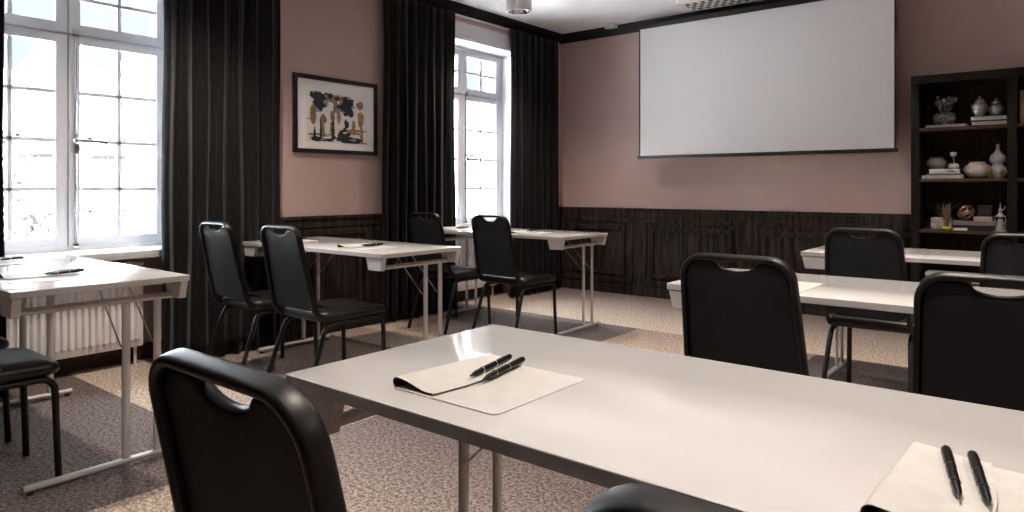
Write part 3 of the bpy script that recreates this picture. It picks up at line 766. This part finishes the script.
# --- third shelf
xp = (at(931, 0)+at(951, 0))/2
r = thing('marble_planter', 'square grey and white marbled planter holding green grass', 'planter', (xp, BY+.15, Z3))
q = new(); box(q, -.064, .064, -.05, .05, 0, .088, .004); obj('pot', q, 'marble', r)
q = new(); blades(q, 46, .16, .11, .004, 5, .6, .5); bmesh.ops.translate(q, vec=(0, 0, .085), verts=q.verts); obj('grass', q, 'grass_green', r, 0)
r = thing('dry_grass_bouquet', 'dried brown grass tied upright in a yellow glass dish', 'dried flowers', (at(946.8, 0, .05), BY+.052, Z3))
q = new(); lathe(q, [(.028, 0), (.034, .004), (.037, .02), (.034, .026), (.031, .022), (.028, .008)], n=20); obj('dish', q, 'yellow_glass', r, 50)
q = new(); rnd = random.Random(1)
for k in range(26):
    a = rnd.uniform(0, 2*PI); s = rnd.uniform(.2, 1)*.026; hh = rnd.uniform(.15, .195)
    tube(q, [(math.cos(a)*.005, math.sin(a)*.005, .008), (math.cos(a)*.008, math.sin(a)*.008, .07), (math.cos(a)*s*.95, math.sin(a)*s*.8, hh*.7), (math.cos(a)*s, math.sin(a)*s*.8, hh)], .0028, n=5)
obj('stalks', q, 'dry_grass', r, 50)
x0, x1 = at(955, 0), at(993.5, 0); xm = (x0+x1)/2
book(xm+.02, BY+.065, Z3, .21, .2, .026, 'cover_black', 'lowest black book under the wire ball, third shelf')
book(xm, BY+.06, Z3+.026+E, .25, .2, .012, 'cover_black', 'thin black book above the lowest one, third shelf')
book(xm, BY+.058, Z3+.038+2*E, .255, .2, .03, 'cover_grey', 'thick grey book on top of the stack, third shelf')
book(at(960, 0, .03), BY+.03, Z3, .088, .03, .018, 'cover_white', 'small white book lying in front of the stack, third shelf')
zt = Z3+.068+3*E
book(at(983.5, 0), BY+.06, zt, .115, .15, .03, 'cover_pink', 'small dusty pink book beside the wire ball')
r = thing('dark_box', 'small black box behind the pink book, third shelf', 'box', (at(985, 0, .2), BY+.215, zt)); q = new(); box(q, -.042, .042, -.03, .03, 0, .085, .003); obj('body', q, 'cover_black', r)
q = new(); box(q, -.044, .044, -.032, .032, .0855, .11, .003); obj('lid', q, 'cover_black', r)
q = new(); R = .054; rnd = random.Random(11)
for k in range(7):
    n_ = Vector((rnd.uniform(-1, 1), rnd.uniform(-1, 1), rnd.uniform(-1, 1))).normalized(); u_ = n_.orthogonal().normalized(); v_ = n_.cross(u_)
    tube(q, [Vector((0, 0, R+.005))+(u_*math.cos(2*PI*j/30)+v_*math.sin(2*PI*j/30))*R for j in range(31)], .0042, n=7)
o = obj('wire_ball', q, 'gold_metal', None, 60, (at(965.5, 0, .09), BY+.125, zt)); tag(o, 'copper coloured wire knot ball on the grey book', 'ornament')
r = thing('pagoda_ornament', 'slim grey pagoda figure at the right end of the third shelf', 'ornament', (at(1000.3, 0, .08), BY+.08, Z3))
q = new(); box(q, -.034, .034, -.028, .028, 0, .008, .002); obj('base', q, 'stone_grey', r)
q = new(); lathe(q, [(.026, .008), (.026, .03), (.022, .034), (.021, .07), (.014, .09), (.013, .10)], n=16)
lathe(q, [(.013, .098), (.03, .104), (.028, .110), (.014, .124), (.010, .13), (.010, .14), (.014, .146), (.012, .156), (.005, .166), (.0035, .185), (.001, .205)], n=16); obj('tower', q, 'stone_grey', r, 40)
q = new()
for s in (-1, 1): tube(q, [(s*.026, 0, .105), (s*.032, 0, .08), (s*.027, 0, .06), (s*.031, 0, .012)], .003, n=6)
tube(q, [(.012, 0, .15), (.024, 0, .16), (.028, 0, .174), (.022, 0, .18)], .0025, n=6); obj('hanging_lanterns', q, 'stone_grey', r, 50)
# --- lower shelf, glimpsed between table and chairs
book(at(945, 0), BY+.05, Z4, .24, .2, .035, 'cover_grey', 'grey book lying on the low shelf, seen under the far table')
book(at(943, 0), BY+.06, Z4+.035+E, .22, .18, .025, 'cover_white', 'pale book on the low shelf, seen under the far table')
book(at(984, 0), BY+.05, Z4, .14, .18, .05, 'cover_white', 'thick white book at the right of the low shelf')
# --- second bay: upright books at the right edge
xx = BX+BW+.055+.012
for w, h, cv, lb in ((.03, .235, 'cover_tan', 'tall tan book standing first on the top shelf at the photo edge'), (.026, .225, 'cover_pink', 'rosy upright book standing second on the top shelf at the photo edge'), (.034, .24, 'cover_tan', 'wide tan upright book standing third on the top shelf at the photo edge')):
    stand_book(xx+w/2, BY+.07, Z1, w, .17, h, cv, lb); xx += w+.002
xx = BX+BW+.055+.06
for w, h, cv, lb in ((.022, .225, 'cover_pink', 'pale pink book standing on the third shelf at the photo edge'), (.03, .22, 'cover_tan', 'tan book standing beside the pink one on the third shelf')):
    stand_book(xx+w/2, BY+.05, Z3, w, .17, h, cv, lb); xx += w+.002

# ------------------------------------------------------------------ outside
GZ = -3.6
M['street'] = mat('street_ground', (.45, .43, .41), .9, var=.1, vscale=.5)
M['facade'] = mat('pale_render', (.70, .685, .65), .9, var=.04, vscale=.8); M['facade2'] = mat('cream_render', (.72, .69, .62), .9, var=.04, vscale=.8)
M['roof'] = mat('pale_roof', (.60, .58, .57), .9, var=.05, vscale=2); M['trimst'] = mat('stone_band', (.05, .047, .043), .9, var=.05); M['extglass'] = mat('far_window_glass', (.02, .021, .023), .6, var=.15, vscale=2)
M['leaf'] = mat('tree_leaves', (.016, .016, .010), .8, 0, 0, 3, col2=(.034, .032, .022)); M['bark'] = mat('bark', (.12, .09, .07), .9, var=.2)
b = new(); box(b, -70, -4.86, -40, 60, GZ-.2, GZ); struct('ground', b, 'street', smooth=0)
b = new(); box(b, -4.84, XR+.19, YB-.19, YF+.19, GZ, -.151); struct('wall_lower_storey', b, 'facade', smooth=0)
def house(x, y0, y1, eave, gables, fac, label, rows, ncol):
    r = thing('townhouse', label, 'building', (x, (y0+y1)/2, GZ)); h = (y1-y0)/2; e = eave-GZ
    q = new(); box(q, -8, 0, -h, h, 0, e)
    obj('wall', q, fac, r, 0)
    q = new(); rings(q, [[(.25, y, e), (-4, y, e+1.3), (-8.2, y, e)] for y in (-h-.1, h+.1)]); obj('roof', q, 'roof', r, 0)
    for gy, gw, gh in gables:
        q = new(); rings(q, [[(xx, gy-gw, e-.02), (xx, gy+gw, e-.02), (xx, gy, e+gh)] for xx in (.06, -4)]); g = obj('gable', q, fac, r, 0)
        q = new()
        for s in (-1, 1):
            tube(q, [(.1, gy+s*(gw+.15), e-.1), (.1, gy, e+gh+.06)], .09, n=6)
        obj('gable_coping', q, 'trimst', g, 0)
    q = new(); box(q, 0, .22, -h, h, e-1.9, e-1.72); obj('cornice', q, 'trimst', r, 0)
    q = new(); box(q, 0, .3, -h, h, e-.18, e+.02); obj('eaves_band', q, 'trimst', r, 0)
    for z in rows:
        for k in range(ncol):
            cy = -h+(k+.5)*2*h/ncol
            q = new(); box(q, -.02, .1, cy-.62, cy+.62, z-.15, z); box(q, -.02, .08, cy-.6, cy-.5, z, z+1.5); box(q, -.02, .08, cy+.5, cy+.6, z, z+1.5); box(q, -.02, .08, cy-.6, cy+.6, z+1.42, z+1.55); box(q, -.02, .07, cy-.03, cy+.03, z, z+1.5)
            w = obj('window', q, 'trimst', r, 0)
            q = new(); box(q, -.01, .03, cy-.5, cy+.5, z, z+1.42); obj('pane', q, 'extglass', w, 0)
house(-26, 2.5, 15.0, 4.1, [(-.05, 1.05, 2.2), (2.55, 2.1, 1.9)], 'facade', 'pale gabled townhouse across the street, seen through the nearer window', (2.4, 4.9), 6)
house(-26.5, 17.5, 40, 4.9, [(2, 2.2, 1.8)], 'facade2', 'cream townhouse across the street, seen through the far window', (1.6, 3.8, 6.1), 9)
house(-30, -14, 2.3, 4.2, [(3, 1.6, 1.2)], 'facade2', 'townhouse farther left across the street behind the tree', (2.4, 5.0), 6)
def tree(x, y, z0, top, rad, label, seed):
    r = thing('street_tree', label, 'tree', (x, y, GZ)); rnd = random.Random(seed); zc = (top-rad)-GZ
    q = new(); tube(q, [(0, 0, 0), (.05, 0, zc*.4), (-.05, .1, zc*.8), (0, 0, zc)], .13, n=8)
    for k in range(6):
        a = k*1.05; tube(q, [(0, 0, zc*.7), (math.cos(a)*rad*.4, math.sin(a)*rad*.4, zc*.95), (math.cos(a)*rad*.7, math.sin(a)*rad*.7, zc+.3*rad)], .04, n=6)
    obj('trunk', q, 'bark', r, 50)
    q = new()
    for k in range(2600):
        v = Vector((rnd.gauss(0, 1), rnd.gauss(0, 1), rnd.gauss(0, 1))).normalized()*rad*rnd.uniform(.45, 1)*(1+.18*math.sin(5*rnd.random()))
        c = Vector((v.x, v.y*1.05, zc+v.z*1.1)); s = rnd.uniform(.06, .12)
        a = Vector((rnd.gauss(0, 1), rnd.gauss(0, 1), rnd.gauss(0, 1))).normalized(); b2 = a.orthogonal().normalized()
        q.faces.new([q.verts.new(c+p) for p in (a*s, b2*s*.5, -a*s, -b2*s*.5)])
    obj('foliage', q, 'leaf', r, 0)
tree(-14.2, 3.1, 0, 1.85, 1.85, 'street tree with olive foliage low outside the nearer window', 3)
tree(-16.5, 7.6, 0, 0.2, 1.4, 'olive street tree outside, lower right of the first one', 8)
tree(-14.5, 12.6, 0, 1.4, 1.9, 'olive street tree outside the far window', 5)

# ------------------------------------------------------------------ light, sky, camera
w = bpy.data.worlds.new('World'); S.world = w; w.use_nodes = True
nt = w.node_tree; N = nt.nodes; L = nt.links
bg = N['Background']; tc = N.new('ShaderNodeTexCoord'); sp = N.new('ShaderNodeSeparateXYZ'); L.new(tc.outputs['Generated'], sp.inputs[0])
rp = N.new('ShaderNodeValToRGB'); L.new(sp.outputs[2], rp.inputs[0])
e = rp.color_ramp.elements; e[0].position = 0; e[0].color = (.84, .92, .96, 1); e[1].position = .8; e[1].color = (34, 38, 43, 1)
k_ = e.new(.22); k_.color = (.76, .90, .97, 1)
k_ = e.new(.45); k_.color = (20, 23, 26, 1)
cl = N.new('ShaderNodeTexNoise'); cl.inputs['Scale'].default_value = 4; cl.inputs['Detail'].default_value = 6; L.new(tc.outputs['Generated'], cl.inputs['Vector'])
cr = N.new('ShaderNodeValToRGB'); L.new(cl.outputs['Fac'], cr.inputs[0]); cr.color_ramp.elements[0].position = .52; cr.color_ramp.elements[1].position = .85
mx = N.new('ShaderNodeMix'); mx.data_type = 'RGBA'; L.new(cr.outputs[0], mx.inputs[0]); L.new(rp.outputs[0], mx.inputs[6]); mx.inputs[7].default_value = (1, 1, 1, 1)
dv = N.new('ShaderNodeVectorMath'); dv.operation = 'DISTANCE'; L.new(tc.outputs['Generated'], dv.inputs[0]); dv.inputs[1].default_value = (-.62, .68, .39)  # added bright cloud beyond the far window, put there for its tabletop reflection
ad = N.new('ShaderNodeMath'); ad.operation = 'MULTIPLY_ADD'; L.new(cl.outputs['Fac'], ad.inputs[0]); ad.inputs[1].default_value = .12; L.new(dv.outputs['Value'], ad.inputs[2])
cr2 = N.new('ShaderNodeValToRGB'); L.new(ad.outputs[0], cr2.inputs[0]); cr2.color_ramp.elements[0].position = .23; cr2.color_ramp.elements[0].color = (1, 1, 1, 1); cr2.color_ramp.elements[1].position = .29; cr2.color_ramp.elements[1].color = (0, 0, 0, 1)
mx2 = N.new('ShaderNodeMix'); mx2.data_type = 'RGBA'; L.new(cr2.outputs[0], mx2.inputs[0]); L.new(mx.outputs[2], mx2.inputs[6]); mx2.inputs[7].default_value = (11, 11.1, 11.3, 1)
L.new(mx2.outputs[2], bg.inputs[0]); bg.inputs[1].default_value = .215
sl = bpy.data.lights.new('sun', 'SUN'); sl.energy = 75; sl.angle = math.radians(2); sl.color = (.95, .985, 1.04)
so = bpy.data.objects.new('sun', sl); COL.objects.link(so); so.location = (10, 0, 20)
so.rotation_euler = Vector((-.80, .18, -.62)).to_track_quat('-Z', 'Y').to_euler()

cam = bpy.data.cameras.new('camera'); co = bpy.data.objects.new('camera', cam); COL.objects.link(co)
co.location = (0, 0, 1.098); co.rotation_euler = (PI/2, 0, .6786)
cam.sensor_width = 36; cam.lens = 36*688/1024; cam.shift_y = -(256-187.2)/1024; cam.clip_start = .02; cam.clip_end = 300
S.camera = co
S.view_settings.view_transform = 'Standard'; S.view_settings.look = 'None'; S.view_settings.gamma = 1; S.view_settings.use_curve_mapping = False
S.view_settings.exposure = 2.5
try:
    S.cycles.use_denoising = True; S.cycles.max_bounces = 10; S.cycles.diffuse_bounces = 6; S.cycles.transparent_max_bounces = 16; S.cycles.sample_clamp_indirect = 8; S.cycles.sample_clamp_direct = 1.5; S.cycles.caustics_reflective = False
except Exception: pass
